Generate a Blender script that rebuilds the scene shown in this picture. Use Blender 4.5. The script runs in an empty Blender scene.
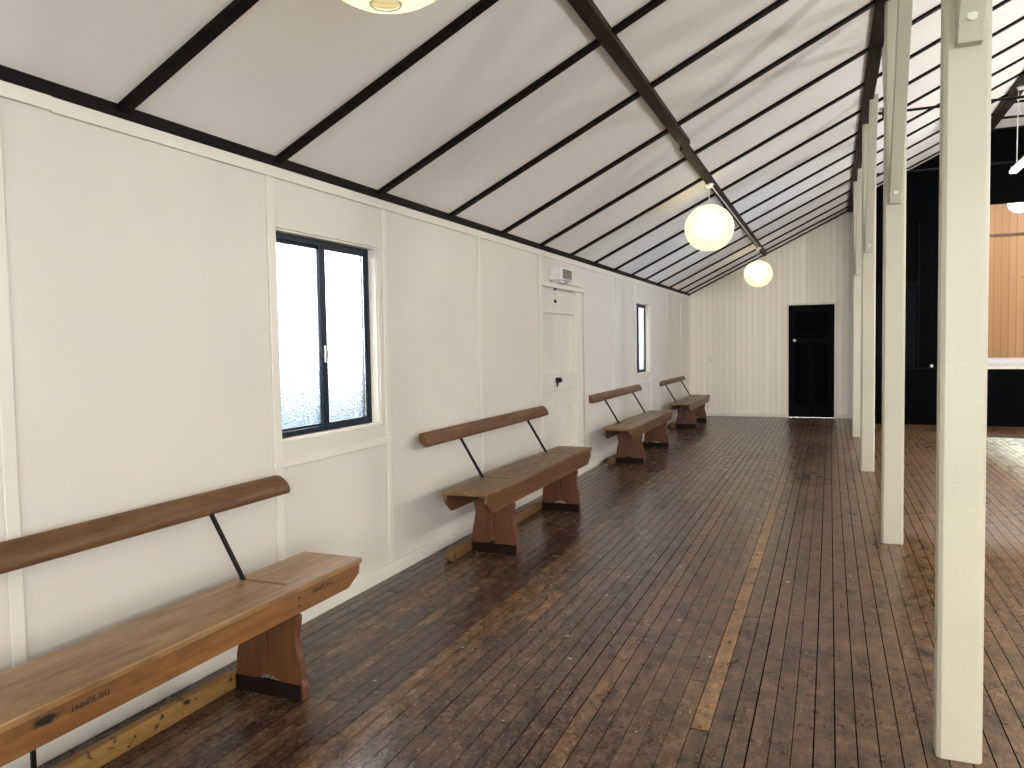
import bpy, bmesh, math, random
from mathutils import Vector, Matrix
random.seed(7)
S = bpy.context.scene
COL = S.collection
PI = math.pi

# ------------------------------------------------------------------ helpers
def BM(): return bmesh.new()

def box(bm, x0, x1, y0, y1, z0, z1):
    v = [bm.verts.new(p) for p in ((x0,y0,z0),(x1,y0,z0),(x1,y1,z0),(x0,y1,z0),(x0,y0,z1),(x1,y0,z1),(x1,y1,z1),(x0,y1,z1))]
    for f in ((3,2,1,0),(4,5,6,7),(0,1,5,4),(1,2,6,5),(2,3,7,6),(3,0,4,7)):
        bm.faces.new([v[i] for i in f])
    return v

def slab(bm, axis, a0, a1, b0, b1, t0, t1, holes=()):
    """solid slab of thickness t0..t1 along an axis with rectangular holes (a0,a1,b0,b1)"""
    A = sorted({a0, a1, *[c for h in holes for c in h[:2] if a0 < c < a1]})
    B = sorted({b0, b1, *[c for h in holes for c in h[2:] if b0 < c < b1]})
    def solid(i, j):
        if not (0 <= i < len(A)-1 and 0 <= j < len(B)-1): return False
        ca, cb = (A[i]+A[i+1])/2, (B[j]+B[j+1])/2
        return not any(h[0] < ca < h[1] and h[2] < cb < h[3] for h in holes)
    def P(a, b, t):
        return {'x': (t, a, b), 'y': (a, t, b), 'z': (a, b, t)}[axis]
    vs = {}
    def V(i, j, t):
        k = (i, j, t)
        if k not in vs: vs[k] = bm.verts.new(P(A[i], B[j], t))
        return vs[k]
    for i in range(len(A)-1):
        for j in range(len(B)-1):
            if not solid(i, j): continue
            bm.faces.new([V(i,j,t0), V(i+1,j,t0), V(i+1,j+1,t0), V(i,j+1,t0)])
            bm.faces.new([V(i,j,t1), V(i,j+1,t1), V(i+1,j+1,t1), V(i+1,j,t1)])
            for di, dj, e in ((-1,0,((i,j),(i,j+1))), (1,0,((i+1,j+1),(i+1,j))), (0,-1,((i+1,j),(i,j))), (0,1,((i,j+1),(i+1,j+1)))):
                if not solid(i+di, j+dj):
                    (p, q), (r, s) = e
                    bm.faces.new([V(p,q,t0), V(r,s,t0), V(r,s,t1), V(p,q,t1)])
    bmesh.ops.recalc_face_normals(bm, faces=bm.faces)

def prism(bm, pts, axis, t0, t1):
    """extrude a 2D polygon along an axis"""
    def P(a, b, t): return {'x': (t, a, b), 'y': (a, t, b), 'z': (a, b, t)}[axis]
    lo = [bm.verts.new(P(a, b, t0)) for a, b in pts]
    hi = [bm.verts.new(P(a, b, t1)) for a, b in pts]
    n = len(pts)
    fs = [bm.faces.new(lo), bm.faces.new(hi[::-1])]
    for i in range(n):
        fs.append(bm.faces.new([lo[i], hi[i], hi[(i+1) % n], lo[(i+1) % n]]))
    bmesh.ops.recalc_face_normals(bm, faces=fs)

def tube(bm, pts, r, n=10, cap=True):
    """round bar through a list of points"""
    pts = [Vector(p) for p in pts]
    rings = []
    for i, p in enumerate(pts):
        d = (pts[min(i+1, len(pts)-1)] - pts[max(i-1, 0)]).normalized()
        up = Vector((0,0,1)) if abs(d.z) < .9 else Vector((0,1,0))
        u = d.cross(up).normalized(); w = d.cross(u)
        rr = r[i] if isinstance(r, (list, tuple)) else r
        rings.append([bm.verts.new(p + (u*math.cos(2*PI*k/n) + w*math.sin(2*PI*k/n))*rr) for k in range(n)])
    fs = []
    for a, b in zip(rings, rings[1:]):
        for k in range(n):
            f = bm.faces.new([a[k], a[(k+1) % n], b[(k+1) % n], b[k]]); f.smooth = True; fs.append(f)
    if cap:
        fs.append(bm.faces.new(rings[0])); fs.append(bm.faces.new(rings[-1][::-1]))
    bmesh.ops.recalc_face_normals(bm, faces=fs)

def lathe(bm, prof, c, n=40, closed=False):
    """revolve (r,z) profile about the vertical through c"""
    rings = []
    for r, z in prof:
        rings.append([bm.verts.new((c[0]+r*math.cos(2*PI*k/n), c[1]+r*math.sin(2*PI*k/n), c[2]+z)) for k in range(n)] if r > 1e-5
                     else [bm.verts.new((c[0], c[1], c[2]+z))])
    fs = []
    for a, b in zip(rings, rings[1:]):
        for k in range(n):
            if len(a) == 1 and len(b) == 1: continue
            if len(a) == 1: f = bm.faces.new([a[0], b[(k+1) % n], b[k]])
            elif len(b) == 1: f = bm.faces.new([a[k], a[(k+1) % n], b[0]])
            else: f = bm.faces.new([a[k], a[(k+1) % n], b[(k+1) % n], b[k]])
            f.smooth = True; fs.append(f)
    bmesh.ops.recalc_face_normals(bm, faces=fs)

WL = {}
def obj(name, bm, mat, parent=None, bevel=0, origin=None, kind=None, label=None, cat=None, group=None, seg=2):
    me = bpy.data.meshes.new(name)
    if origin is None:
        xs = [v.co for v in bm.verts]
        lo = Vector((min(c.x for c in xs), min(c.y for c in xs), min(c.z for c in xs)))
        hi = Vector((max(c.x for c in xs), max(c.y for c in xs), max(c.z for c in xs)))
        origin = (lo + hi) / 2
        if parent is None: origin.z = lo.z
    origin = Vector(origin)
    for v in bm.verts: v.co -= origin
    bm.to_mesh(me); bm.free()
    me.materials.append(mat)
    o = bpy.data.objects.new(name, me); COL.objects.link(o)
    place(o, origin, parent)
    if bevel:
        m = o.modifiers.new('bevel', 'BEVEL'); m.width = bevel; m.segments = seg; m.limit_method = 'ANGLE'; m.angle_limit = .6
    tag(o, kind, label, cat, group)
    return o

def place(o, world, parent):
    WL[o.name] = Vector(world)
    if parent is not None:
        o.parent = parent; o.location = Vector(world) - WL[parent.name]
    else:
        o.location = world

def tag(o, kind=None, label=None, cat=None, group=None):
    for k, v in (('kind', kind), ('label', label), ('category', cat), ('group', group)):
        if v: o[k] = v

def thing(name, loc, label, cat, group=None):
    o = bpy.data.objects.new(name, None); COL.objects.link(o)
    o.empty_display_size = .1
    place(o, loc, None); tag(o, None, label, cat, group)
    return o

def struct(name, bm, mat, bevel=0, origin=None, parent=None):
    return obj(name, bm, mat, parent, bevel, origin, kind='structure' if parent is None else None)

TRIM = [0]
def trim(bm, mat, bevel=0):
    TRIM[0] += 1
    return struct('trim_%d' % TRIM[0], bm, mat, bevel)

# ------------------------------------------------------------------ materials
class NT:
    def __init__(self, name):
        self.m = bpy.data.materials.new(name); self.m.use_nodes = True
        self.t = self.m.node_tree; self.n = self.t.nodes
        self.b = self.n['Principled BSDF']; self.out = self.n['Material Output']
        self.tc = self.n.new('ShaderNodeTexCoord')
    def set(self, sock, v):
        if hasattr(v, 'is_output'): self.t.links.new(v, sock)
        else: sock.default_value = v
    def node(self, typ, ins=None, out=0, **props):
        nd = self.n.new(typ)
        for k, v in props.items(): setattr(nd, k, v)
        for k, v in (ins or {}).items(): self.set(nd.inputs[k], v)
        return nd.outputs[out]
    def math(self, op, a, b=0.0, c=0.0, clamp=False):
        return self.node('ShaderNodeMath', {0: a, 1: b, 2: c}, operation=op, use_clamp=clamp)
    def mix(self, f, a, b, blend='MIX'):
        nd = self.n.new('ShaderNodeMix'); nd.data_type = 'RGBA'; nd.blend_type = blend
        self.set(nd.inputs[0], f)
        for i, v in ((6, a), (7, b)):
            if isinstance(v, tuple) and len(v) == 3: v = (*v, 1)
            self.set(nd.inputs[i], v)
        return nd.outputs[2]
    def ramp(self, f, stops, interp='LINEAR'):
        nd = self.n.new('ShaderNodeValToRGB'); self.set(nd.inputs[0], f)
        e = nd.color_ramp.elements; nd.color_ramp.interpolation = interp
        while len(e) < len(stops): e.new(.5)
        for el, (p, c) in zip(e, stops):
            el.position = p
            el.color = (*c, 1) if isinstance(c, tuple) else (c, c, c, 1)
        return nd.outputs[0]
    def mapping(self, scale=(1,1,1), src='Object', loc=(0,0,0)):
        return self.node('ShaderNodeMapping', {'Vector': self.tc.outputs[src], 'Scale': scale, 'Location': loc})
    def noise(self, vec, scale=5, detail=4, rough=.5, dist=0):
        return self.node('ShaderNodeTexNoise', {'Vector': vec, 'Scale': scale, 'Detail': detail, 'Roughness': rough, 'Distortion': dist})
    def bump(self, h, strength=.2, dist=.01):
        o = self.node('ShaderNodeBump', {'Height': h, 'Strength': strength, 'Distance': dist})
        self.t.links.new(o, self.b.inputs['Normal'])
    def base(self, c, rough=.5, spec=.5, metal=0):
        if isinstance(c, tuple): c = (*c, 1)
        self.set(self.b.inputs['Base Color'], c); self.set(self.b.inputs['Roughness'], rough)
        self.b.inputs['Specular IOR Level'].default_value = spec
        self.b.inputs['Metallic'].default_value = metal

def rgb(r, g, b):
    f = lambda c: (c/255/12.92 if c/255 <= .04045 else ((c/255+.055)/1.055)**2.4)
    return (f(r), f(g), f(b))

def paint(name, col, rough=.45, var=.04, bscale=60, bstr=.08, spec=.4):
    t = NT(name); v = t.mapping()
    n = t.noise(v, 1.3, 3)
    dark = tuple(c*(1-var*2) for c in col)
    t.base(t.mix(t.ramp(n, [(.35, 0.), (.65, 1.)]), dark, col), rough, spec)
    t.bump(t.noise(v, bscale, 3), bstr, .004)
    return t.m

def wood(name, dark, light, rough=.4, grain=(28, 2.2, 28), spec=.45, wear=None, stain=None, axis='Y'):
    t = NT(name)
    sc = {'Y': grain, 'Z': (grain[0], grain[0], grain[1]), 'X': (grain[1], grain[0], grain[2])}[axis]
    v = t.mapping(sc)
    n1 = t.noise(v, 1.0, 6, .6, .6)
    big = t.noise(t.mapping((3, 1.2, 3)), 1.6, 4, .6)
    c = t.mix(t.ramp(n1, [(.3, 0.), (.72, 1.)]), dark, light)
    c = t.mix(t.math('MULTIPLY', t.ramp(big, [(.4, 0.), (.62, 1.)]), .30), c, tuple(x*.62 for x in dark))
    if wear:
        w = t.noise(t.mapping((14, 5, 14)), 1.4, 6, .7)
        c = t.mix(t.ramp(w, [(.5, 0.), (.68, .75)]), c, wear)
    if stain:
        (sx, sy, sz), (rx, ry, rz) = stain
        m = t.node('ShaderNodeMapping', {'Vector': t.tc.outputs['Object'], 'Location': (-sx/rx, -sy/ry, -sz/rz), 'Scale': (1/rx, 1/ry, 1/rz)})
        d = t.node('ShaderNodeVectorMath', {0: m}, out=1, operation='LENGTH')
        d = t.math('ADD', d, t.math('MULTIPLY', t.noise(t.mapping((40, 25, 40)), 1, 4), .7))
        c = t.mix(t.ramp(d, [(.75, 1.), (1.25, 0.)]), c, (.012, .009, .008))
    t.base(c, t.ramp(n1, [(.2, rough+.12), (.8, rough-.05)]), spec)
    t.bump(n1, .12, .003)
    return t.m

def plain(name, col, rough=.5, metal=0, spec=.5):
    t = NT(name); n = t.noise(t.mapping(), 18, 3)
    t.base(t.mix(t.ramp(n, [(.3, 0.), (.7, 1.)]), tuple(c*.88 for c in col), col), rough, spec, metal)
    return t.m

def emit(name, col, s):
    t = NT(name); t.base((.8, .8, .8), .5)
    t.b.inputs['Emission Color'].default_value = (*col, 1); t.b.inputs['Emission Strength'].default_value = s
    return t.m

def floor_mat():
    t = NT('floorboards'); xyz = t.node('ShaderNodeSeparateXYZ', {0: t.tc.outputs['Object']})
    sep = xyz.node; X, Y = sep.outputs[0], sep.outputs[1]
    W = .0722
    u = t.math('DIVIDE', t.math('SUBTRACT', X, 2.097), W)
    idx = t.math('FLOOR', u); fr = t.math('FRACT', u)
    r1 = t.node('ShaderNodeTexWhiteNoise', {'W': idx}, noise_dimensions='1D')
    v = t.math('ADD', t.math('DIVIDE', Y, 6.3), t.math('MULTIPLY', r1, 9.0))
    vi = t.math('FLOOR', v); vf = t.math('FRACT', v)
    cell = t.node('ShaderNodeTexWhiteNoise', {'Vector': t.node('ShaderNodeCombineXYZ', {0: idx, 1: vi, 2: 3.0})}, noise_dimensions='3D')
    c = t.ramp(cell, [(0., (.032, .0165, .0115)), (.4, (.049, .0255, .017)), (.75, (.065, .035, .022)), (.95, (.078, .044, .025)), (1., (.10, .055, .028))])
    gold = t.math('MULTIPLY', t.math('COMPARE', idx, 0.0, .1), t.math('MULTIPLY', t.math('GREATER_THAN', Y, 2.88), t.math('LESS_THAN', Y, 6.9)))
    gold2 = t.math('MULTIPLY', t.math('COMPARE', idx, -14.0, .1), t.math('MULTIPLY', t.math('GREATER_THAN', Y, 3.75), t.math('LESS_THAN', Y, 4.25)))
    c = t.mix(gold, c, (.165, .088, .034)); c = t.mix(gold2, c, (.125, .06, .028))
    # boards beyond the posts and along them are worn to a bare ochre
    och = t.node('ShaderNodeMapRange', {0: X, 1: 2.55, 2: 3.3, 3: 0.0, 4: .75})
    c = t.mix(t.math('MULTIPLY', och, t.math('MULTIPLY_ADD', r1, .7, .3)), c, (.125, .072, .028))
    ob = t.mapping()
    off = t.node('ShaderNodeVectorMath', {0: t.tc.outputs['Object'], 1: t.node('ShaderNodeCombineXYZ', {0: 0.0, 1: t.math('MULTIPLY', cell, 40.0), 2: 0.0})}, operation='ADD')
    g = t.noise(t.node('ShaderNodeMapping', {'Vector': off, 'Scale': (60, 5, 1)}), 1, 6, .7, .5)
    c = t.mix(t.ramp(g, [(.34, .0), (.66, 1.)]), t.mix(1.0, c, (.62, .60, .60), 'MULTIPLY'), t.mix(1.0, c, (1.3, 1.28, 1.25), 'MULTIPLY'))
    # mottled wear: blotches where the varnish has gone grey-tan, denser in the walkway
    broad = t.noise(ob, .7, 3, .5)
    side = t.node('ShaderNodeMapRange', {0: X, 1: .5, 2: 3.0, 3: -.12, 4: .015})
    m1 = t.noise(t.mapping((1, .6, 1)), 13, 5, .55)
    m2 = t.noise(t.mapping((1, .6, 1)), 38, 6, .7)
    wm = t.math('ADD', t.math('ADD', t.math('MULTIPLY', m1, .62), t.math('MULTIPLY', m2, .38)), t.math('ADD', side, t.math('MULTIPLY', t.math('SUBTRACT', broad, .5), .5)))
    wf = t.math('MULTIPLY', t.ramp(wm, [(.42, 0.), (.64, 1.)]), .55)
    c = t.mix(wf, c, t.mix(och, (.155, .090, .060), (.20, .118, .05)))
    sc = t.noise(t.mapping((1, .5, 1)), 90, 5, .75)
    c = t.mix(t.ramp(sc, [(.54, 0.), (.68, .5)]), c, (.19, .14, .105))
    # dark stains
    st = t.noise(ob, 5.5, 4, .55)
    c = t.mix(t.ramp(st, [(.52, 0.), (.72, .6)]), c, (.018, .0105, .008))
    c = t.mix(1.0, c, (1.32, 1.30, 1.27), 'MULTIPLY')
    fine = t.noise(t.mapping((1, .55, 1)), 62, 5, .7)
    c = t.mix(1.0, c, t.ramp(fine, [(.30, .55), (.5, 1.), (.70, 1.55)]), 'MULTIPLY')
    mid = t.noise(t.mapping((1, .5, 1)), 17, 4, .6)
    c = t.mix(1.0, c, t.ramp(mid, [(.32, .55), (.5, 1.), (.68, 1.5)]), 'MULTIPLY')
    e = t.math('MINIMUM', fr, t.math('SUBTRACT', 1.0, fr))
    gapw = t.math('ADD', .014, t.math('MULTIPLY', r1, .034))
    gap = t.math('LESS_THAN', e, gapw)
    je = t.math('LESS_THAN', t.math('MINIMUM', vf, t.math('SUBTRACT', 1.0, vf)), .0004)
    cut = t.math('MULTIPLY', t.math('COMPARE', idx, 0.0, .1), t.math('LESS_THAN', t.math('ABSOLUTE', t.math('SUBTRACT', Y, 2.88)), .004))
    gap = t.math('MAXIMUM', gap, t.math('MAXIMUM', je, cut))
    c = t.mix(gap, c, (.0035, .003, .003))
    rr = t.math('ADD', t.ramp(wm, [(.36, .25), (.68, .38)]), t.math('MULTIPLY', gap, .5))
    t.base(c, rr, .3)
    t.set(t.b.inputs['Specular IOR Level'], t.math('MULTIPLY', t.math('SUBTRACT', 1.0, gap), .36))
    cup = t.math('MULTIPLY', t.math('MULTIPLY', fr, t.math('SUBTRACT', 1.0, fr)), 1.2)
    h = t.math('ADD', t.math('SUBTRACT', cup, gap), t.math('ADD', t.math('MULTIPLY', g, .2), t.math('MULTIPLY', m2, .35)))
    t.bump(h, .22, .004)
    return t.m

def vj_mat(name, col, pitch, along='X', rough=.5, spec=.4):
    """tongue and groove lining boards: fine dark v-joints every pitch metres"""
    t = NT(name); sep = t.node('ShaderNodeSeparateXYZ', {0: t.tc.outputs['Object']}).node
    a = sep.outputs['XYZ'.index(along)]
    u = t.math('DIVIDE', a, pitch); fr = t.math('FRACT', u)
    e = t.math('MINIMUM', fr, t.math('SUBTRACT', 1.0, fr))
    gap = t.ramp(e, [(.0, 1.), (.055, 0.)])
    r = t.node('ShaderNodeTexWhiteNoise', {'W': t.math('FLOOR', u)}, noise_dimensions='1D')
    c = t.mix(r, tuple(x*.95 for x in col), col)
    c = t.mix(t.math('MULTIPLY', gap, t.math('MULTIPLY_ADD', r, .6, .2)), c, tuple(x*.35 for x in col))
    t.base(c, rough, spec)
    t.bump(t.math('MULTIPLY', gap, -1.0), .5, .006)
    return t.m

def pine_mat():
    t = NT('varnished_pine_lining'); sep = t.node('ShaderNodeSeparateXYZ', {0: t.tc.outputs['Object']}).node
    u = t.math('DIVIDE', sep.outputs[0], .155); fr = t.math('FRACT', u)
    e = t.math('MINIMUM', fr, t.math('SUBTRACT', 1.0, fr)); gap = t.ramp(e, [(0., 1.), (.05, 0.)])
    r = t.node('ShaderNodeTexWhiteNoise', {'W': t.math('FLOOR', u)}, noise_dimensions='1D')
    c = t.mix(r, (.36, .175, .066), (.48, .265, .112))
    g = t.noise(t.mapping((30, 1, 1.5)), 1, 5, .6, .5)
    c = t.mix(t.ramp(g, [(.35, 0.), (.7, .5)]), c, (.42, .18, .06))
    k = t.node('ShaderNodeTexVoronoi', {'Vector': t.mapping((1, 1, .6)), 'Scale': 3.4}, out=0)
    c = t.mix(t.ramp(k, [(.04, .8), (.09, 0.)]), c, (.18, .07, .03))
    c = t.mix(gap, c, (.17, .075, .03))
    t.base(c, .45, .4); return t.m

def frosted_mat():
    t = NT('frosted_glass')
    b = t.b; b.inputs['Base Color'].default_value = (.93, .97, 1, 1); b.inputs['Transmission Weight'].default_value = 1
    b.inputs['Roughness'].default_value = .30; b.inputs['IOR'].default_value = 1.3
    n = t.node('ShaderNodeTexVoronoi', {'Vector': t.mapping(), 'Scale': 85.0}, out=0)
    t.bump(n, .6, .006); return t.m

def ceiling_mat():
    t = NT('ceiling_sheeting'); n = t.noise(t.mapping((1, 1, 1)), .8, 3)
    t.base(t.mix(t.ramp(n, [(.35, 0.), (.65, 1.)]), (.86, .815, .775), (.90, .855, .815)), .55, .3)
    w = t.noise(t.mapping((.5, 1.6, .5)), 1.6, 3)
    t.bump(w, .35, .06); return t.m

def rail_mat(name, a, b):
    t = NT(name); v = t.mapping((30, 3, 30))
    n = t.noise(v, 1, 5, .6, .5)
    c = t.mix(t.ramp(n, [(.3, 0.), (.7, 1.)]), a, b)
    k = t.noise(t.mapping((6, 16, 24)), 1, 3, .5)
    c = t.mix(t.ramp(k, [(.61, 0.), (.66, 1.)]), c, (.015, .01, .008))
    t.base(c, .55, .3); return t.m

def paper_mat():
    t = NT('lantern_paper'); sep = t.node('ShaderNodeSeparateXYZ', {0: t.tc.outputs['Object']}).node
    fr = t.math('FRACT', t.math('MULTIPLY', sep.outputs[2], 46.0))
    rib = t.ramp(t.math('ABSOLUTE', t.math('SUBTRACT', fr, .5)), [(.36, 0.), (.48, 1.)])
    col = t.mix(rib, (.47, .445, .30), (.33, .295, .165))
    tr = t.node('ShaderNodeBsdfTranslucent', {'Color': col})
    df = t.node('ShaderNodeBsdfDiffuse', {'Color': col})
    gl = t.node('ShaderNodeBsdfRefraction', {'Color': (1, .97, .85, 1), 'Roughness': 1.0, 'IOR': 1.3})
    m1 = t.node('ShaderNodeMixShader', {0: .25, 1: tr, 2: df})
    m2 = t.node('ShaderNodeMixShader', {0: .12, 1: m1, 2: gl})
    em = t.node('ShaderNodeEmission', {'Color': t.mix(rib, (1, .86, .42), (.95, .74, .30)), 'Strength': LANT_GLOW})
    ad = t.node('ShaderNodeAddShader', {0: m2, 1: em})
    t.t.links.new(ad, t.out.inputs[0]); return t.m

LANT_GLOW = .12
M = dict(
    wall=paint('white_wall_paint', rgb(213, 206, 197), .42, .025, 40, .05),
    trimw=paint('white_trim_gloss', rgb(220, 214, 203), .35, .02, 50, .05),
    door=paint('white_door_paint', rgb(217, 211, 200), .38, .04, 30, .12),
    post=paint('cream_post_paint', rgb(192, 185, 168), .42, .04, 70, .35),
    ceil=ceiling_mat(), floor=floor_mat(),
    dark=wood('dark_stained_timber', (.0045, .0037, .0042), (.011, .0085, .008), .5, spec=.08),
    beam=wood('dark_brown_beam', (.013, .008, .006), (.030, .019, .013), .5, spec=.12),
    vj=vj_mat('white_vertical_lining', rgb(240, 232, 219), .107),
    black=paint('black_paint', (.0016, .0020, .0026), .6, .05, 30, .05, .02),
    blackp=vj_mat('black_panelling', (.0026, .0033, .0042), .4, rough=.55, spec=.035),
    pine=pine_mat(),
    alu=plain('dark_blue_grey_aluminium', (.006, .013, .026), .4, 0, .2),
    glass=frosted_mat(),
    seat=wood('worn_seat_timber', (.20, .100, .037), (.37, .205, .084), .30, spec=.5, wear=(.115, .060, .027)),
    apron=wood('red_brown_apron', (.085, .034, .013), (.165, .074, .028), .40, wear=(.06, .025, .011)),
    leg=wood('red_brown_leg', (.074, .026, .010), (.142, .052, .021), .42, axis='Z'),
    kick=wood('dark_foot_timber', (.007, .004, .0035), (.018, .009, .007), .6, spec=.1),
    back=wood('backrest_timber', (.085, .038, .016), (.19, .092, .038), .42, spec=.3, wear=(.07, .03, .014)),
    rail=rail_mat('knotty_yellow_timber', (.17, .085, .024), (.30, .165, .055)), rail2=rail_mat('knotty_brown_timber', (.10, .052, .020), (.185, .10, .040)),
    seat2=wood('worn_brown_seat', (.120, .062, .026), (.225, .132, .058), .38, spec=.35, wear=(.09, .047, .022)),
    iron=plain('black_iron', (.012, .012, .014), .42, .6),
    steel=plain('dull_steel', (.45, .44, .42), .35, .9),
    ink=plain('black_stamp_ink', (.012, .010, .009), .7),
    white=plain('white_plastic', (.74, .74, .71), .35),
    grey=plain('grey_brown_diffuser', (.20, .17, .135), .4),
    cord=plain('white_cord', (.72, .71, .66), .5),
    bolt=plain('painted_bolt_head', rgb(216, 212, 196), .4),
    knob=plain('bright_metal_knob', (.8, .8, .78), .25, .3),
    paper=paper_mat(),
    fluoro=emit('fluorescent_tube', (1, .98, .94), 9),
    bulb=emit('lit_bulb', (1, .85, .60), 112),
    globe=emit('lit_white_globe', (1, .95, .86), 4),
    stagefloor=paint('pale_stage_floor', (.80, .81, .83), .35, .04, 20, .05),  # daylight glare on the stage floor is put into this pale colour
    fleck=plain('paper_fleck', (.75, .74, .70), .7),
    grass=paint('outdoor_ground', (.16, .19, .12), .9, .2, 5, .3),
    fence=paint('blue_grey_fence', (.10, .20, .30), .5, .04, 20, .05),
    eave=paint('grey_eave_lining', (.68, .69, .72), .6, .03, 20, .05),
)

# ------------------------------------------------------------------ dimensions
D = 15.55          # aisle end wall
DH = 14.62         # black end wall of the main hall
YB = -3.2          # wall behind the viewer
XR = 12.6          # right wall
SL = .49           # ceiling slope
Z0 = 2.395         # ceiling height at the left wall
XF, = (4.86,)      # where the slope meets the flat ceiling
def zc(x): return Z0 + SL*x
ZF = zc(XF)

# ------------------------------------------------------------------ room shell
bm = BM(); box(bm, 0, XR, YB, D+.12, -.12, 0); struct('floor', bm, M['floor'], origin=(0, 0, 0))
bm = BM(); prism(bm, [(-.02, Z0-.01), (XF, ZF), (XR-XF, ZF), (XR+.02, Z0-.01), (XR+.02, Z0+.08), (XR-XF, ZF+.08), (XF, ZF+.08), (-.02, Z0+.08)], 'y', YB-.02, D+.1)
struct('ceiling', bm, M['ceil'], origin=(0, 0, 0))
W1 = (3.19, 4.14, .975, 2.065); W2 = (11.02, 11.93, 1.0, 2.04)
DR = (7.06, 8.15, 0.0, 2.03)
bm = BM(); slab(bm, 'x', YB, D, 0, Z0+.02, -.13, 0, [W1, W2, DR]); struct('wall_left', bm, M['wall'], origin=(0, 0, 0))
bm = BM(); slab(bm, 'y', 0, 3.22, 0, 4.06, D, D+.1, [(1.855, 2.66, -1, 2.115)]); 
struct('wall_end', bm, M['vj'], origin=(.03, 0, 0))
bm = BM(); slab(bm, 'x', YB, D, 0, Z0+.02, XR, XR+.15, [(8.3, 12.95, 1.62, 2.12)]); struct('wall_right', bm, M['wall'])
bm = BM(); slab(bm, 'y', 0, XR, 0, ZF+.1, YB-.12, YB, [(.9, 4.7, 1.1, 2.7), (5.0, 10.6, -1, 2.9)]); struct('wall_back', bm, M['wall'])
# main-hall end wall with the stage opening
SX0, SX1, SZ0, SZ1 = 4.42, 8.2, .96, 3.60
bm = BM(); slab(bm, 'y', 3.16, XR, 0, ZF+.1, DH, DH+.12, [(SX0, SX1, SZ0, SZ1)]); struct('wall_stage_front', bm, M['black'])
bm = BM(); slab(bm, 'x', DH, D, 0, 4.2, 3.16, 3.22); struct('wall_return', bm, M['black'])
bm = BM(); box(bm, SX0-1.15, SX1+1.4, 21.6, 21.7, 0, 5.6); struct('wall_stage', bm, M['pine'], origin=(0, 0, 0))
bm = BM(); box(bm, SX0-1.15, SX0-1.05, DH+.12, 21.7, 0, 5.6); struct('wall_stage_left', bm, M['black'])
bm = BM(); box(bm, SX1+1.4, SX1+1.5, DH+.12, 21.7, 0, 5.6); struct('wall_stage_right', bm, M['black'])
bm = BM(); box(bm, SX0-1.15, SX1+1.5, DH+.12, 21.7, 5.6, 5.7); struct('ceiling_stage', bm, M['black'])
bm = BM(); box(bm, SX0-1.05, SX1+1.4, DH+.12, 21.6, .84, .96); struct('floor_stage', bm, M['stagefloor'])
# horizontal rail and sloping brace line on the pine lining
bm = BM(); box(bm, SX0-1.05, SX1+1.4, 21.575, 21.6, 3.84, 3.90); trim(bm, M['leg'])
# panelling on the black end wall: pilaster frame, rail, stage lip
bm = BM(); box(bm, 3.16, 4.42, DH-.035, DH, .925, .965); trim(bm, M['blackp'])
bm = BM(); box(bm, SX0, SX1, DH-.04, DH+.12, .935, .985); trim(bm, M['trimw'])
bm = BM(); box(bm, 3.16, 3.97, DH-.05, DH, 2.33, 2.40); trim(bm, M['blackp'])
bm = BM(); box(bm, 3.93, 3.97, DH-.045, DH, .965, 3.4); trim(bm, M['blackp'])
bm = BM(); box(bm, 3.18, 3.92, DH-.02, DH, .98, 2.32); trim(bm, M['blackp'])
bm = BM(); lathe(bm, [(0, .028), (.02, .02), (.027, 0), (.02, -.02), (0, -.028)], (4.15, DH-.03, .99), 16)
obj('white_knob', bm, M['white'], label='small white knob low on the black end wall beside the nearest post', cat='knob')

# skirtings and cover strips on the left wall (split round the door)
for i, (a, b) in enumerate(((YB, 7.0), (8.35, D))):
    bm = BM(); box(bm, 0, .016, a, b, 0, .085); struct('baseboard_left' + ('' if i == 0 else '_far'), bm, M['trimw'], .003)
bm = BM(); box(bm, .016, 1.83, D-.016, D, 0, .06); struct('baseboard_end', bm, M['trimw'], .003)
bm = BM(); box(bm, 2.69, 3.16, D-.016, D, 0, .06); struct('baseboard_end_right', bm, M['trimw'], .003)
bm = BM(); box(bm, 0, .016, YB, 1.98, 2.312, 2.365); trim(bm, M['trimw'], .002)
bm = BM(); box(bm, 0, .014, 1.98, D, 2.308, 2.362); trim(bm, M['trimw'], .002)
for y, w, z0, z1 in ((1.77, .05, .085, 2.312), (.38, .05, .085, 2.312), (3.150, .056, .085, 2.308), (4.205, .046, .085, 2.308), (5.624, .045, .085, 2.308),
                     (9.711, .05, .085, 2.308), (10.985, .05, .085, 2.308), (12.0, .05, .085, 2.308), (13.33, .05, .085, 2.308), (14.6, .05, .085, 2.308)):
    bm = BM(); box(bm, 0, .011, y-w/2, y+w/2, z0, z1); trim(bm, M['trimw'], .003)
# window aprons (horizontal strips below the windows)
bm = BM(); box(bm, 0, .014, 3.115, 4.235, .845, .885); trim(bm, M['trimw'], .004)
bm = BM(); box(bm, 0, .012, 10.98, 12.02, .86, .90); trim(bm, M['trimw'], .003)

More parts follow.
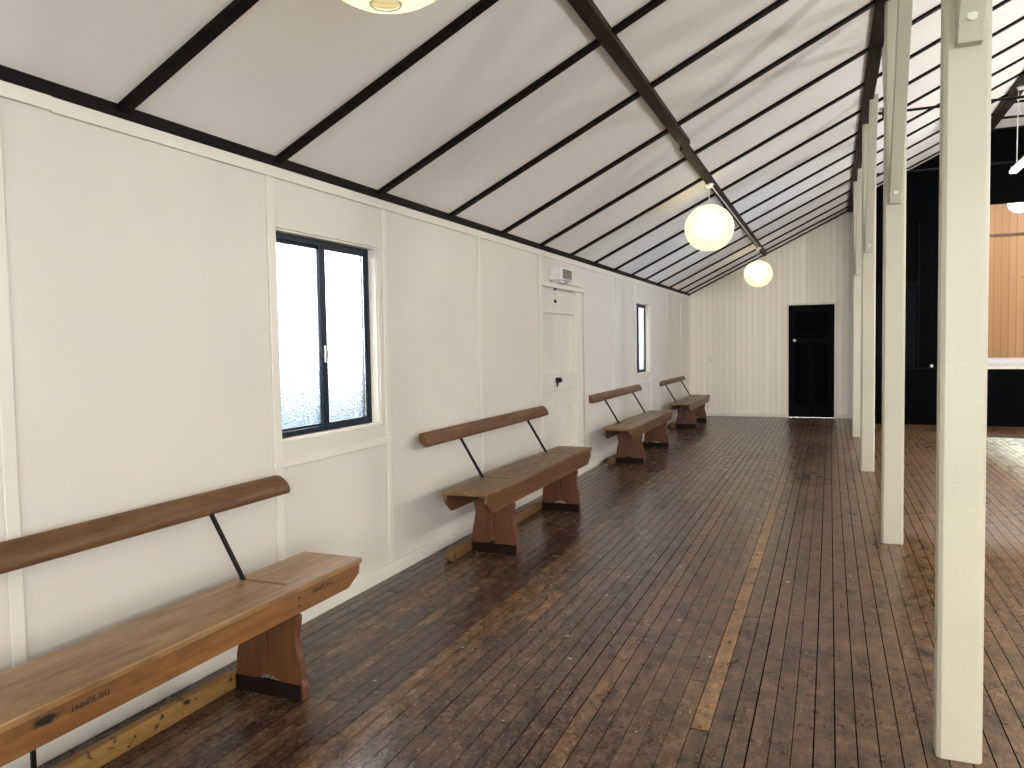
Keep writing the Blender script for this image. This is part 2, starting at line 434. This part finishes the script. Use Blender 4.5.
# dark trim along the wall top, ceiling battens, beams
bm = BM(); prism(bm, [(0, 2.358), (.020, 2.364), (.030, zc(.03)+.002), (0, zc(0)+.004)], 'y', YB, D); trim(bm, M['dark'])
RY = [-2.6, -1.64, -.69, .27, 1.24, 2.275, 3.20, 4.143, 5.097, 6.067, 7.0, 7.93, 8.83, 9.75, 10.66, 11.52, 12.45, 13.43, 14.3, 15.02, D-.03]
for y in RY:
    w = .029
    hi = XF if y < DH else 2.9
    bm = BM(); prism(bm, [(.0, zc(0)-.024), (hi, zc(hi)-.024), (hi, zc(hi)+.01), (.0, zc(0)+.01)], 'y', y-w, y+w)
    trim(bm, M['dark'], .003)
for y in (8.3, 9.25, 10.2, 11.15, 12.1, 13.02, 13.88, DH-.03):
    bm = BM(); box(bm, XF, 7.7, y-.03, y+.03, ZF-.022, ZF+.01); trim(bm, M['dark'], .003)

def beam(name, x0, x1, zb, y0, y1, mat):
    za, zb = (zc(x0)-.036, zc(x1)-.036) if zb is None else (zb, zb)
    bm = BM(); prism(bm, [(x0, za), (x1, zb), (x1, zc(x1)+.02), (x0, zc(x0)+.02)], 'y', y0, y1)
    return trim(bm, mat, .004)
beam('purlin', 1.432, 1.500, None, YB, 6.62, M['beam'])
beam('purlin', 1.412, 1.476, None, 6.62, D-.01, M['beam'])
beam('plate', 2.865, 2.965, zc(2.865)-.03, YB, D-.01, M['beam'])
beam('ridge', 4.79, 4.93, ZF-.10, YB, DH, M['beam'])

# ------------------------------------------------------------------ windows in the left wall
def window(n, y0, y1, z0, z1):
    bm = BM(); slab(bm, 'x', y0-.02, y1+.02, z0-.02, z1+.02, -.13, -.012, [(y0+.012, y1-.012, z0+.010, z1-.012)])
    root = struct('window_%d' % n, bm, M['trimw'], .002)
    ya, yb, za, zb = y0+.012, y1-.012, z0+.01, z1-.012
    fw = .030
    bm = BM(); slab(bm, 'x', ya, yb, za, zb, -.115, -.062, [(ya+fw, yb-fw, za+fw, zb-fw)]); obj('window_frame', bm, M['alu'], root, .002)
    ym = (ya+yb)/2 + .01
    for i, (a, b, x) in enumerate(((ya+fw-.004, ym+.034, -.100), (ym-.034, yb-fw+.004, -.078))):
        bm = BM(); sw = .034
        slab(bm, 'x', a, b, za+fw-.004, zb-fw+.004, x-.010, x+.010, [(a+sw*(.3 if i == 0 else 1.5), b-sw*(1.5 if i == 0 else .35), za+fw+.012, zb-fw-.014)])
        s = obj('sash', bm, M['alu'], root, .002)
        bm = BM(); box(bm, x-.003, x+.003, a+.008, b-.02, za+fw+.004, zb-fw-.006); obj('pane', bm, M['glass'], s, label='frosted glass pane')
        if i == 1:
            bm = BM(); prism(bm, [(a+.012 + .030*math.sin(t*PI/8)*1.0, (za+zb)/2-.10 + .05*math.cos(t*PI/8)) for t in range(9)], 'x', x+.010, x+.024)
            obj('latch', bm, M['steel'], root, .003, label='half-moon metal latch')
window(1, *W1); window(2, *W2)
# eave and fence seen, blurred, through the frosted panes; ground outside
bm = BM(); prism(bm, [(-.34, 2.19), (-.13, 2.28), (-.13, 2.36), (-.38, 2.27), (-.38, 2.18), (-.34, 2.18)], 'y', YB, D); struct('trim_eave', bm, M['eave'])
bm = BM()
for i in range(60):
    y = -3 + i*.38
    prism(bm, [(-1.4, y), (-1.37, y+.05), (-1.37, y+.30), (-1.4, y+.34), (-1.43, y+.34), (-1.4, y+.30), (-1.4, y+.05), (-1.43, y)], 'z', -.5, 1.36)
obj('fence', bm, M['fence'], label='blue grey fence seen blurred through the frosted window', cat='fence')
bm = BM(); box(bm, -40, 60, -40, 60, -.6, -.5); struct('ground', bm, M['grass'])

# ------------------------------------------------------------------ white ledged door in the left wall
bm = BM()
box(bm, -.05, -.02, DR[0]+.002, DR[1]-.06, .005, DR[3]-.02)
for y in (7.43, 7.78): box(bm, -.022, -.0185, y-.003, y+.003, .005, DR[3]-.03)
d1 = struct('door_1', bm, M['door'])
bm = BM()
n_planks = 3; pw = (1.09-.064)/n_planks
for i in range(n_planks):
    box(bm, -.05, -.018, DR[0]+.002+i*pw+.003, DR[0]+.002+(i+1)*pw-.003, .006, DR[3]-.025)
obj('plank_panel', bm, M['door'], d1, .004)
for z0, z1, yr in ((1.765, 1.99, 8.13), (.985, 1.155, 8.145), (.20, .36, 8.11)):
    bm = BM(); prism(bm, [(DR[0]+.01, z0), (yr-.02, z0), (yr, z0+.03), (yr, z1-.03), (yr-.02, z1), (DR[0]+.01, z1)], 'x', -.018, .014)
    obj('ledge', bm, M['door'], d1, .004)
bm = BM(); box(bm, .014, .040, 7.41, 7.53, 1.06, 1.115); lk = obj('rim_lock', bm, M['iron'], d1, .004, label='black rim lock')
bm = BM(); tube(bm, [(.03, 7.46, 1.09), (.065, 7.46, 1.09), (.07, 7.40, 1.085)], .011, 8); tube(bm, [(.035, 7.42, 1.06), (.035, 7.40, 1.03)], .009, 8); obj('lock_handle', bm, M['iron'], lk)
bm = BM(); tube(bm, [(.02, 7.41, 2.0), (.02, 7.41, 1.90)], .010, 8); b1 = obj('sliding_bolt', bm, M['trimw'], d1)
bm = BM(); tube(bm, [(.022, 7.41, 1.90), (.026, 7.41, 1.87)], .014, 8); box(bm, .015, .032, 7.395, 7.425, 1.995, 2.02); obj('bolt_tip', bm, M['iron'], b1, label='black bolt tip')
bm = BM(); box(bm, -.13, .028, DR[1]-.06, DR[1], 0, DR[3]); trim(bm, M['trimw'], .003)
bm = BM(); box(bm, 0, .026, DR[1], DR[1]+.155, 0, 2.07); trim(bm, M['trimw'], .003)
bm = BM(); box(bm, 0, .02, DR[0]-.085, DR[0], 0, 2.308); trim(bm, M['trimw'], .003)
bm = BM(); box(bm, -.13, .060, DR[0]-.04, DR[1]+.165, 2.015, 2.062); trim(bm, M['trimw'], .003)

# emergency light over the door
t = thing('emergency_light', (.0, 7.46, 2.09), 'white boxy emergency light fixed above the white plank door', 'emergency light')
bm = BM(); box(bm, .0, .125, 7.29, 7.66, 2.088, 2.215); hs = obj('housing', bm, M['white'], t, .006)
bm = BM(); slab(bm, 'x', 7.31, 7.65, 2.096, 2.208, .124, .133, [(7.335, 7.63, 2.106, 2.198)]); obj('bezel', bm, M['white'], t, .002)
bm = BM(); box(bm, .125, .129, 7.33, 7.635, 2.102, 2.202); obj('diffuser', bm, M['grey'], t, label='grey brown diffuser')
bm = BM(); box(bm, .02, .10, 7.33, 7.56, 2.066, 2.088); obj('bracket', bm, M['white'], t, .004)
for y in (7.47, 7.53):
    bm = BM(); tube(bm, [(.085, y, 2.076), (.115, y, 2.070)], .013, 10); obj('button', bm, M['steel'], t)
bm = BM(); tube(bm, [(.02, 7.62, 2.095), (.02, 8.33, 2.085), (.03, 8.35, 2.07), (.03, 8.352, .09)], .009, 8)
obj('cable_conduit', bm, M['trimw'], label='thin white conduit running down the wall right of the plank door', cat='conduit')

# ------------------------------------------------------------------ black door in the end wall
bm = BM(); box(bm, 1.855, 2.66, D+.012, D+.05, .004, 2.115); d2 = struct('door_2', bm, M['black'])
def frame_door():
    bm = BM(); slab(bm, 'y', 1.875, 2.645, .012, 2.10, D-.004, D+.012, [(1.975, 2.545, 1.60, 1.98), (1.975, 2.545, 1.50, 1.55), (1.975, 2.20, .24, 1.38), (2.32, 2.545, .24, 1.38)])
    return bm
obj('stile_and_rail_frame', frame_door(), M['blackp'], d2, .004)
for x in (2.03, 2.085, 2.14, 2.375, 2.43, 2.485):
    bm = BM(); box(bm, x-.022, x+.022, D+.004, D+.012, .25, 1.37); obj('panel_board', bm, M['black'], d2, .003)
bm = BM(); lathe(bm, [(0, .030), (.021, .022), (.030, 0), (.021, -.022), (0, -.030)], (1.965, D-.045, 1.452), 18); kb = obj('door_knob', bm, M['knob'], d2, label='bright door knob')
bm = BM(); tube(bm, [(1.965, D-.03, 1.452), (1.965, D, 1.452)], .012, 10); tube(bm, [(1.965, D-.012, 1.452), (1.965, D, 1.452)], .024, 12); obj('rose', bm, M['knob'], kb)
for a, b, z0, z1 in ((1.825, 1.857, 0, 2.145), (2.658, 2.69, 0, 2.145), (1.857, 2.658, 2.113, 2.145)):
    bm = BM(); box(bm, a, b, D-.016, D+.05, z0, z1); trim(bm, M['trimw'], .002)
bm = BM(); slab(bm, 'y', .39, .46, 1.055, 1.165, D-.012, D, []); sw = obj('light_switch', bm, M['white'], None, .004, label='white light switch on the boarded end wall left of the black door', cat='light switch')
bm = BM(); box(bm, .412, .438, D-.02, D-.012, 1.09, 1.13); obj('rocker', bm, M['white'], sw, .003)
bm = BM(); box(bm, .03, .05, D-.02, D, 2.40, 2.41); bm.free()
# dark batten where the end wall meets the ceiling is the last of the battens above

# ------------------------------------------------------------------ posts with braces
XP = 2.995; PW = .07
def post(y, label, zb, XP=XP):
    """y: near face of the post"""
    t = thing('post', (XP, y+.05, 0), label, 'post', 'white posts along the aisle')
    top = zc(XP-PW)-.006
    bm = BM(); c = .014; dp = .10
    pts = [(-PW, c), (-PW, dp-c), (-PW+c, dp), (PW-c, dp), (PW, dp-c), (PW, c), (PW-c, 0), (-PW+c, 0)]
    prism(bm, [(XP+a, y+b) for a, b in pts], 'z', 0, top)
    obj('shaft', bm, M['post'], t, .003)
    run = .90
    for s in (-1, 1):
        # brace: bolted on the post face, rising to the beam
        yf = y if s < 0 else y + dp
        bm = BM(); w = .038
        y1, z1 = yf + s*run, top
        a = math.atan2(z1-zb, run); off = .036/math.sin(a)
        prism(bm, [(yf, zb-.10), (yf + s*.045, zb-.10), (yf + s*.085, zb-.02), (y1 + s*off, z1), (y1 - s*off, z1), (yf, zb+.10)], 'x', XP-w, XP+w)
        br = obj('brace', bm, M['post'], t, .004)
        bm = BM(); tube(bm, [(XP, yf + s*.04, zb-.03), (XP, yf + s*.085, zb-.03)], .015, 12)
        obj('bolt', bm, M['bolt'], br)
        zz = zb + (z1-zb)*.62; yy = yf + s*(run*.62)
        dy, dz = math.sin(a), math.cos(a)
        bm = BM(); tube(bm, [(XP, yy + s*dy*.03, zz - dz*.03), (XP, yy + s*dy*.048, zz - dz*.048)], .013, 12)
        obj('bolt', bm, M['bolt'], br)
    return t
post(2.965, 'white painted timber post nearest the viewer, showing brushmarks and a chipped foot', 2.50)
post(6.03, 'white timber post second from the viewer, braced near the ceiling', 2.48)
post(9.31, 'white timber post third from the viewer, its brace bolted beside the dark beam', 2.49, 2.968)
post(12.58, 'white timber post farthest from the viewer, nearest the black door', 2.50, 2.962)
# tie rods between the beams
for y, z, w in ((9.30, 3.86, 'nearer'), (12.66, 3.86, 'farther')):
    t = thing('tie_rod', (6.3, y, z), 'thin dark steel tie rod crossing high under the hall ceiling, the %s of two' % w, 'tie rod', 'steel tie rods across the hall')
    bm = BM(); tube(bm, [(3.05, y, z), (9.5, y, z)], .014, 10); obj('rod', bm, M['iron'], t)
    bm = BM(); box(bm, 3.09, 3.13, y-.045, y+.045, z-.045, z+.045); obj('end_plate', bm, M['iron'], t, .004)

# ------------------------------------------------------------------ benches
def text_mesh(body, size):
    cu = bpy.data.curves.new('lettering', 'FONT'); cu.body = body; cu.size = size; cu.extrude = .0004; cu.align_x = 'CENTER'; cu.align_y = 'CENTER'
    o = bpy.data.objects.new('lettering', cu); COL.objects.link(o)
    bpy.context.view_layer.update()
    me = bpy.data.meshes.new_from_object(o.evaluated_get(bpy.context.evaluated_depsgraph_get()))
    bpy.data.objects.remove(o); bpy.data.curves.remove(cu)
    return me

def bench(label, c, y0, y1, zs, legs, arms, board, bz, extra=False, rail=(None, None), rail_h=.075, ah=.10):
    """c: centre line, seat from y0 to y1 at height zs; legs, arms: their y; board: y range of the backrest, bz: its lower edge"""
    h = .165
    t = thing('bench', (c, (y0+y1)/2, 0), label, 'bench', 'reversible-back wooden benches along the left wall')
    st = .026
    slots = [(c-.150, c+.095, a-.0075, a+.0075) for a in arms]
    bm = BM(); slab(bm, 'z', c-h, c+h, y0, y1, zs-st, zs, slots); obj('seat', bm, M['seat'] if extra else M['seat2'], t, .005)
    for s in (1, -1):
        xo = c + s*(h-.010); xi = xo - s*.026
        bm = BM()
        e = .10
        pts = [(y0+.012, zs-st), (y0+.006, zs-st-ah*.35), (y0+e, zs-st-ah), (y1-e, zs-st-ah), (y1-.012, zs-st-ah*.5), (y1-.006, zs-st)]
        prism(bm, pts, 'x', min(xo, xi), max(xo, xi))
        ap = obj('apron', bm, M['apron2'] if extra else M['apron'], t, .003)
        if s == 1:
            for L in legs:
                for z in (.025, .060):
                    bm = BM(); tube(bm, [(xo-.002, L, zs-st-z), (xo+.002, L, zs-st-z)], .005, 8)
                    obj('nail_head', bm, M['ink'], ap)
        if extra and s == 1:
            for yy, zz, sz in ((1.60, zs-st-.028, .024), (2.735, zs-st-.024, .026)):
                me = text_mesh('THE SUMMIT', sz)
                o = bpy.data.objects.new('stamped_lettering', me); COL.objects.link(o)
                me.materials.append(M['ink'])
                R = Matrix(((0, 0, 1), (-1, 0, 0), (0, -1, 0)))
                me.transform(R.to_4x4())
                place(o, (xo+.0006, yy, zz), ap)
                o['label'] = 'black stamped letters THE SUMMIT upside down'
    # trestle legs: two waisted boards side by side with a pivot slot and a low arch
    for i, L in enumerate(legs):
        bm = BM(); th = .02
        zt = zs - st
        out = [(.126, zt), (.126, zt-ah-.002), (.153, zt-ah-.010), (.153, zt-ah-.03), (.146, zt*.64), (.142, zt*.57), (.148, zt*.48), (.163, zt*.36), (.168, zt*.24), (.168, .085), (.178, .055), (.178, 0)]
        inn = [(.09, 0), (.075, .055), (.035, .082), (.0008, .09), (.0008, .15), (.0035, .18), (.0035, zt*.66), (.0008, zt*.70), (.0008, zt)]
        for s in (1, -1):
            pts = [(c+s*u, z) for u, z in out + inn]
            prism(bm, pts, 'y', L-th, L+th)
        lg = obj('leg', bm, M['leg'], t, .003)
        for s in (-1, 1):
            bm = BM(); box(bm, c-.168, c+.168, L-th-.007, L-th, 0, .066) if s < 0 else box(bm, c-.15, c+.15, L+th, L+th+.007, 0, .045)
            obj('foot_cleat', bm, M['kick'], lg, .003, label='dark foot board')
    # iron arms running down through the seat slots to their pivots
    rt = Vector((-.52, 0, .854))
    xb = c - .128
    for a in arms:
        top = Vector((xb, a, zs)) + rt*((bz-zs)/rt.z + .03)
        low = Vector((xb, a, zs)) - rt*(.085/rt.z)
        bm = BM(); n = Vector((rt.z, 0, -rt.x))
        v = []
        for p in (low, top):
            for sy, sn in ((-1,-1),(1,-1),(1,1),(-1,1)):
                v.append(bm.verts.new(p + Vector((0, sy*.0055, 0)) + n*sn*.010))
        for f in ((3,2,1,0),(4,5,6,7),(0,1,5,4),(1,2,6,5),(2,3,7,6),(3,0,4,7)): bm.faces.new([v[k] for k in f])
        bmesh.ops.recalc_face_normals(bm, faces=bm.faces)
        arm = obj('arm', bm, M['iron'], t, .002, label='black iron arm')
        bm = BM(); tube(bm, [low + Vector((0, -.02, 0)), low + Vector((0, .02, 0))], .014, 10); obj('pivot', bm, M['iron'], arm)
    # lens shaped backrest board, leaning with the arms
    base = Vector((xb, 0, zs)) + rt*((bz-zs)/rt.z)
    n = Vector((rt.z, 0, -rt.x))
    bh, bt = .104, .025
    prof = []
    K = 13
    for k in range(K):
        u = .5-.5*math.cos(PI*k/(K-1)); prof.append((u, bt*(.12+.88*math.sqrt(max(0, 1-(2*u-1)**2)))))
    ring2d = [(u, w) for u, w in prof] + [(u, -w) for u, w in prof[::-1]]
    bm = BM(); rings = []
    for yy, sc in ((board[0], .94), (board[0]+.008, 1), (board[1]-.05, 1), (board[1]-.02, .95), (board[1], .72)):
        r = []
        for u, w in ring2d:
            uu = (u*sc if yy > board[1]-.06 else .5+(u-.5)*sc)
            p = base + rt*(uu*bh) + n*(w*(1 if sc > .9 else .8)); p.y = yy
            r.append(bm.verts.new(p))
        rings.append(r)
    for r1, r2 in zip(rings, rings[1:]):
        for k in range(len(r1)):
            f = bm.faces.new([r1[k], r1[(k+1) % len(r1)], r2[(k+1) % len(r1)], r2[k]]); f.smooth = True
    bm.faces.new(rings[0]); bm.faces.new(rings[-1][::-1])
    bmesh.ops.recalc_face_normals(bm, faces=bm.faces)
    obj('backrest', bm, M['back'], t)
    # low foot rail lying along the wall side of the legs
    if rail[0] is not None:
        xa = c - h - .055; r0, r1 = rail
        bm = BM(); prism(bm, [(r0, .022), (r0+.03, 0), (r1-.03, 0), (r1, .022), (r1, rail_h-.022), (r1-.05, rail_h), (r0+.05, rail_h), (r0, rail_h-.03)], 'x', xa, xa+.042)
        obj('foot_rail', bm, M['rail'] if extra else M['rail2'], t, .004, label='knotty yellow foot rail')
    if extra:
        bm = BM(); box(bm, c+.02, c+.032, 1.50, 1.513, .10, zs-st); obj('iron_stay', bm, M['iron'], t, .002)
    return t

M['apron2'] = wood('orange_brown_apron_stained', (.150, .058, .016), (.28, .125, .038), .40, wear=(.10, .045, .016), stain=((.0, -.40, .022), (.06, .085, .028)))
bench('long wooden bench nearest the viewer, its orange-brown apron stamped THE SUMMIT', .402, .68, 3.03, .476, (1.08, 2.575), (1.13, 2.57), (.68, 3.09), .742, True, (.5, 2.60), .072, .092)
bench('wooden bench in front of the white plank door, second from the viewer', .407, 4.45, 6.79, .510, (4.935, 6.385), (5.02, 6.365), (4.51, 6.90), .785, False, (4.58, 6.42), .075, .120)
bench('wooden bench standing under the far window, third from the viewer', .345, 8.57, 11.09, .482, (9.18, 10.70), (9.16, 10.60), (8.62, 11.15), .765, False, (8.95, 10.75))
bench('wooden bench in the far corner by the boarded end wall', .325, 12.66, 14.95, .455, (13.28, 14.40), (13.04, 14.50), (12.64, 14.95), .738, False, (13.0, 14.45))

# ------------------------------------------------------------------ paper lanterns along the middle purlin
def lantern(y, r, zc_, label, cordtop):
    x = 1.43
    t = thing('paper_lantern', (x, y, zc_-r*.94), label, 'pendant lamp', 'round paper lanterns in the aisle')
    bm = BM(); lathe(bm, [(0, 0), (.045, 0), (.05, -.012), (.035, -.04), (.012, -.05), (0, -.05)], (x, y, cordtop), 20); obj('ceiling_rose', bm, M['white'], t)
    bm = BM(); tube(bm, [(x, y, cordtop-.04), (x, y, zc_+.02)], .005, 8); obj('cord', bm, M['cord'], t)
    bm = BM(); N = 60; prof = []
    a0 = .17
    for k in range(N+1):
        a = a0 + (PI-2*a0)*k/N
        rr = r*math.sin(a) + .0025*math.cos(k*PI)
        prof.append((rr, r*.95*math.cos(a)))
    lathe(bm, prof, (x, y, zc_), 48)
    sh = obj('paper_shade', bm, M['paper'], t)
    for s in (1, -1):
        bm = BM(); rr = r*math.sin(a0); zz = zc_ + s*r*.95*math.cos(a0)
        tube(bm, [(x+rr*math.cos(q*PI/12), y+rr*math.sin(q*PI/12), zz) for q in range(25)], .003, 6); obj('wire_ring', bm, M['cord'], sh)
    bm = BM(); lathe(bm, [(0, .075), (.016, .07), (.018, .045), (.034, .025), (.042, 0), (.034, -.027), (.018, -.04), (0, -.044)], (x, y, zc_+.01), 20); obj('bulb', bm, M['bulb'], t, label='lit bulb')
lantern(1.92, .255, 2.645, 'round paper lantern cut off by the top edge, nearest the viewer', zc(1.44)-.032)
lantern(8.20, .247, 2.618, 'middle paper lantern, the larger of the two glowing whole globes', zc(1.44)-.032)
lantern(14.1, .236, 2.615, 'farthest paper lantern, the smaller glowing globe near the end wall', zc(1.44)-.032)
bm = BM(); tube(bm, [(1.44, 8.25, zc(1.44)-.036), (1.44, 14.05, zc(1.44)-.036)], .007, 8)
obj('purlin_conduit', bm, M['cord'], label='pale conduit along the underside of the beam between the two far lanterns', cat='conduit')

# ------------------------------------------------------------------ main-hall lamps
t = thing('fluorescent_light', (4.82, 11.4, 3.60), 'white fluorescent batten hung on cords at the right edge beside the nearest post', 'pendant lamp')
bm = BM(); box(bm, 4.79, 4.85, 10.7, 12.10, 3.655, 3.69); obj('body', bm, M['white'], t, .006)
bm = BM(); tube(bm, [(4.80, 10.70, 3.635), (4.80, 12.14, 3.635)], .026, 14); obj('tube', bm, M['fluoro'], t)
bm = BM(); tube(bm, [(4.84, 10.70, 3.635), (4.84, 12.14, 3.635)], .026, 14); obj('tube', bm, M['fluoro'], t)
for y in (12.12, 10.68):
    bm = BM(); box(bm, 4.785, 4.855, y-.02, y+.005, 3.64, 3.70); obj('end_cap', bm, M['white'], t, .004)
for y in (11.95, 10.85):
    bm = BM(); tube(bm, [(4.83, y, ZF-.1), (4.82, y, 3.70)], .006, 8); obj('cord', bm, M['cord'], t)
    bm = BM(); tube(bm, [(4.86, y, ZF-.10), (4.86, y, ZF-.13)], [.055, .045], 18); obj('ceiling_rose', bm, M['white'], t)
t = thing('stage_globe', (5.70, 16.5, 3.66), 'round white lit globe hanging over the stage, half hidden by the black header', 'pendant lamp')
bm = BM(); lathe(bm, [(.19*math.sin(PI*k/20), .19*math.cos(PI*k/20)) for k in range(21)], (5.73, 16.5, 3.87), 32); obj('globe', bm, M['globe'], t)
bm = BM(); tube(bm, [(5.73, 16.5, 4.05), (5.73, 16.5, 5.6)], .006, 8); obj('cord', bm, M['cord'], t)

# white paper flecks scattered on the boards
bm = BM()
for i in range(46):
    x = random.uniform(.6, 3.0); y = random.uniform(2.2, 11.5)
    s = random.uniform(.004, .011); a = random.uniform(0, PI)
    ca, sa = math.cos(a)*s, math.sin(a)*s
    v = [bm.verts.new((x+p[0]*ca-p[1]*sa*.45, y+p[0]*sa+p[1]*ca*.45, .0006 + p[2])) for p in ((-1,-1,0),(1,-1,.001),(1,1,.002),(-1,1,.0005))]
    bm.faces.new(v)
obj('paper_flecks', bm, M['fleck'], label='tiny white flecks of litter scattered over the floorboards', cat='litter', kind='stuff')

# ------------------------------------------------------------------ light
w = bpy.data.worlds.new('daylight'); S.world = w; w.use_nodes = True
bg = w.node_tree.nodes['Background']; bg.inputs[0].default_value = (1.0, .972, .945, 1); bg.inputs[1].default_value = 8.5

def area(name, loc, rot, sx, sy, energy, col, portal=False):
    ld = bpy.data.lights.new(name, 'AREA'); ld.shape = 'RECTANGLE'; ld.size = sx; ld.size_y = sy
    ld.energy = energy; ld.color = col
    if portal: ld.cycles.is_portal = True
    o = bpy.data.objects.new(name, ld); COL.objects.link(o); o.location = loc; o.rotation_euler = rot
    return o
area('portal_right', (XR+.02, 10.62, 1.87), (0, PI/2, 0), .50, 4.65, 1, (1, 1, 1), True)
area('portal_back', (7.8, YB-.02, 1.45), (PI/2, 0, 0), 5.6, 2.9, 1, (1, 1, 1), True)
area('portal_back_window', (2.8, YB-.02, 1.9), (PI/2, 0, 0), 3.8, 1.6, 1, (1, 1, 1), True)
# unseen fill lights added in the main hall, low enough to brighten the sloped ceiling
for x, y, e in ((6.3, 1.5, 105), (6.3, 5.0, 130), (6.3, 8.3, 145), (6.3, 11.6, 150)):
    ld = bpy.data.lights.new('hall_fill', 'POINT'); ld.energy = e; ld.color = (1, .96, .905); ld.shadow_soft_size = .12
    lo = bpy.data.objects.new('hall_fill', ld); COL.objects.link(lo); lo.location = (x, y, 2.5)
# stage lighting: unseen area lights added behind the header to light the pine
for x in (5.2, 7.2):
    area('stage_fill', (x, 16.2, 4.6), (math.radians(38), 0, 0), 1.2, .15, 17, (1, .93, .80))
area('stage_floor_light', (6.3, 19.0, 5.4), (0, 0, 0), 3.0, .3, 190, (.93, .97, 1))  # unseen overhead light added in place of side daylight on the stage floor
sd = bpy.data.lights.new('sun', 'SUN'); sd.energy = 210; sd.angle = math.radians(1.2); sd.color = (.33, .62, 1)
so = bpy.data.objects.new('sun', sd); COL.objects.link(so)
dirv = Vector((-8.15, 0.0, -2.12)); so.rotation_euler = dirv.to_track_quat('-Z', 'Y').to_euler()

# ------------------------------------------------------------------ camera
f_px, yaw, pitch, roll, cx, cz = 775, .38954667, .04983456, -.01678672, 2.5798268, 1.45
cy_, sy_ = math.cos(yaw), math.sin(yaw)
F = Vector((-sy_*math.cos(pitch), cy_*math.cos(pitch), -math.sin(pitch)))
Rr = Vector((cy_, sy_, 0)); U = Rr.cross(F)
c_, s_ = math.cos(roll), math.sin(roll)
R2 = Rr*c_ + U*s_; U2 = -Rr*s_ + U*c_
cam = bpy.data.cameras.new('camera'); cam.sensor_width = 36; cam.lens = 36*f_px/1024; cam.clip_start = .05
co = bpy.data.objects.new('camera', cam); COL.objects.link(co)
mat = Matrix((R2, U2, -F)).transposed().to_4x4(); mat.translation = (cx, 0, cz); co.matrix_world = mat
S.camera = co
S.view_settings.view_transform = 'Standard'; S.view_settings.look = 'None'; S.view_settings.gamma = 1; S.view_settings.use_curve_mapping = False
S.view_settings.exposure = 0.37
S.cycles.max_bounces = 10; S.cycles.diffuse_bounces = 6; S.cycles.transmission_bounces = 8
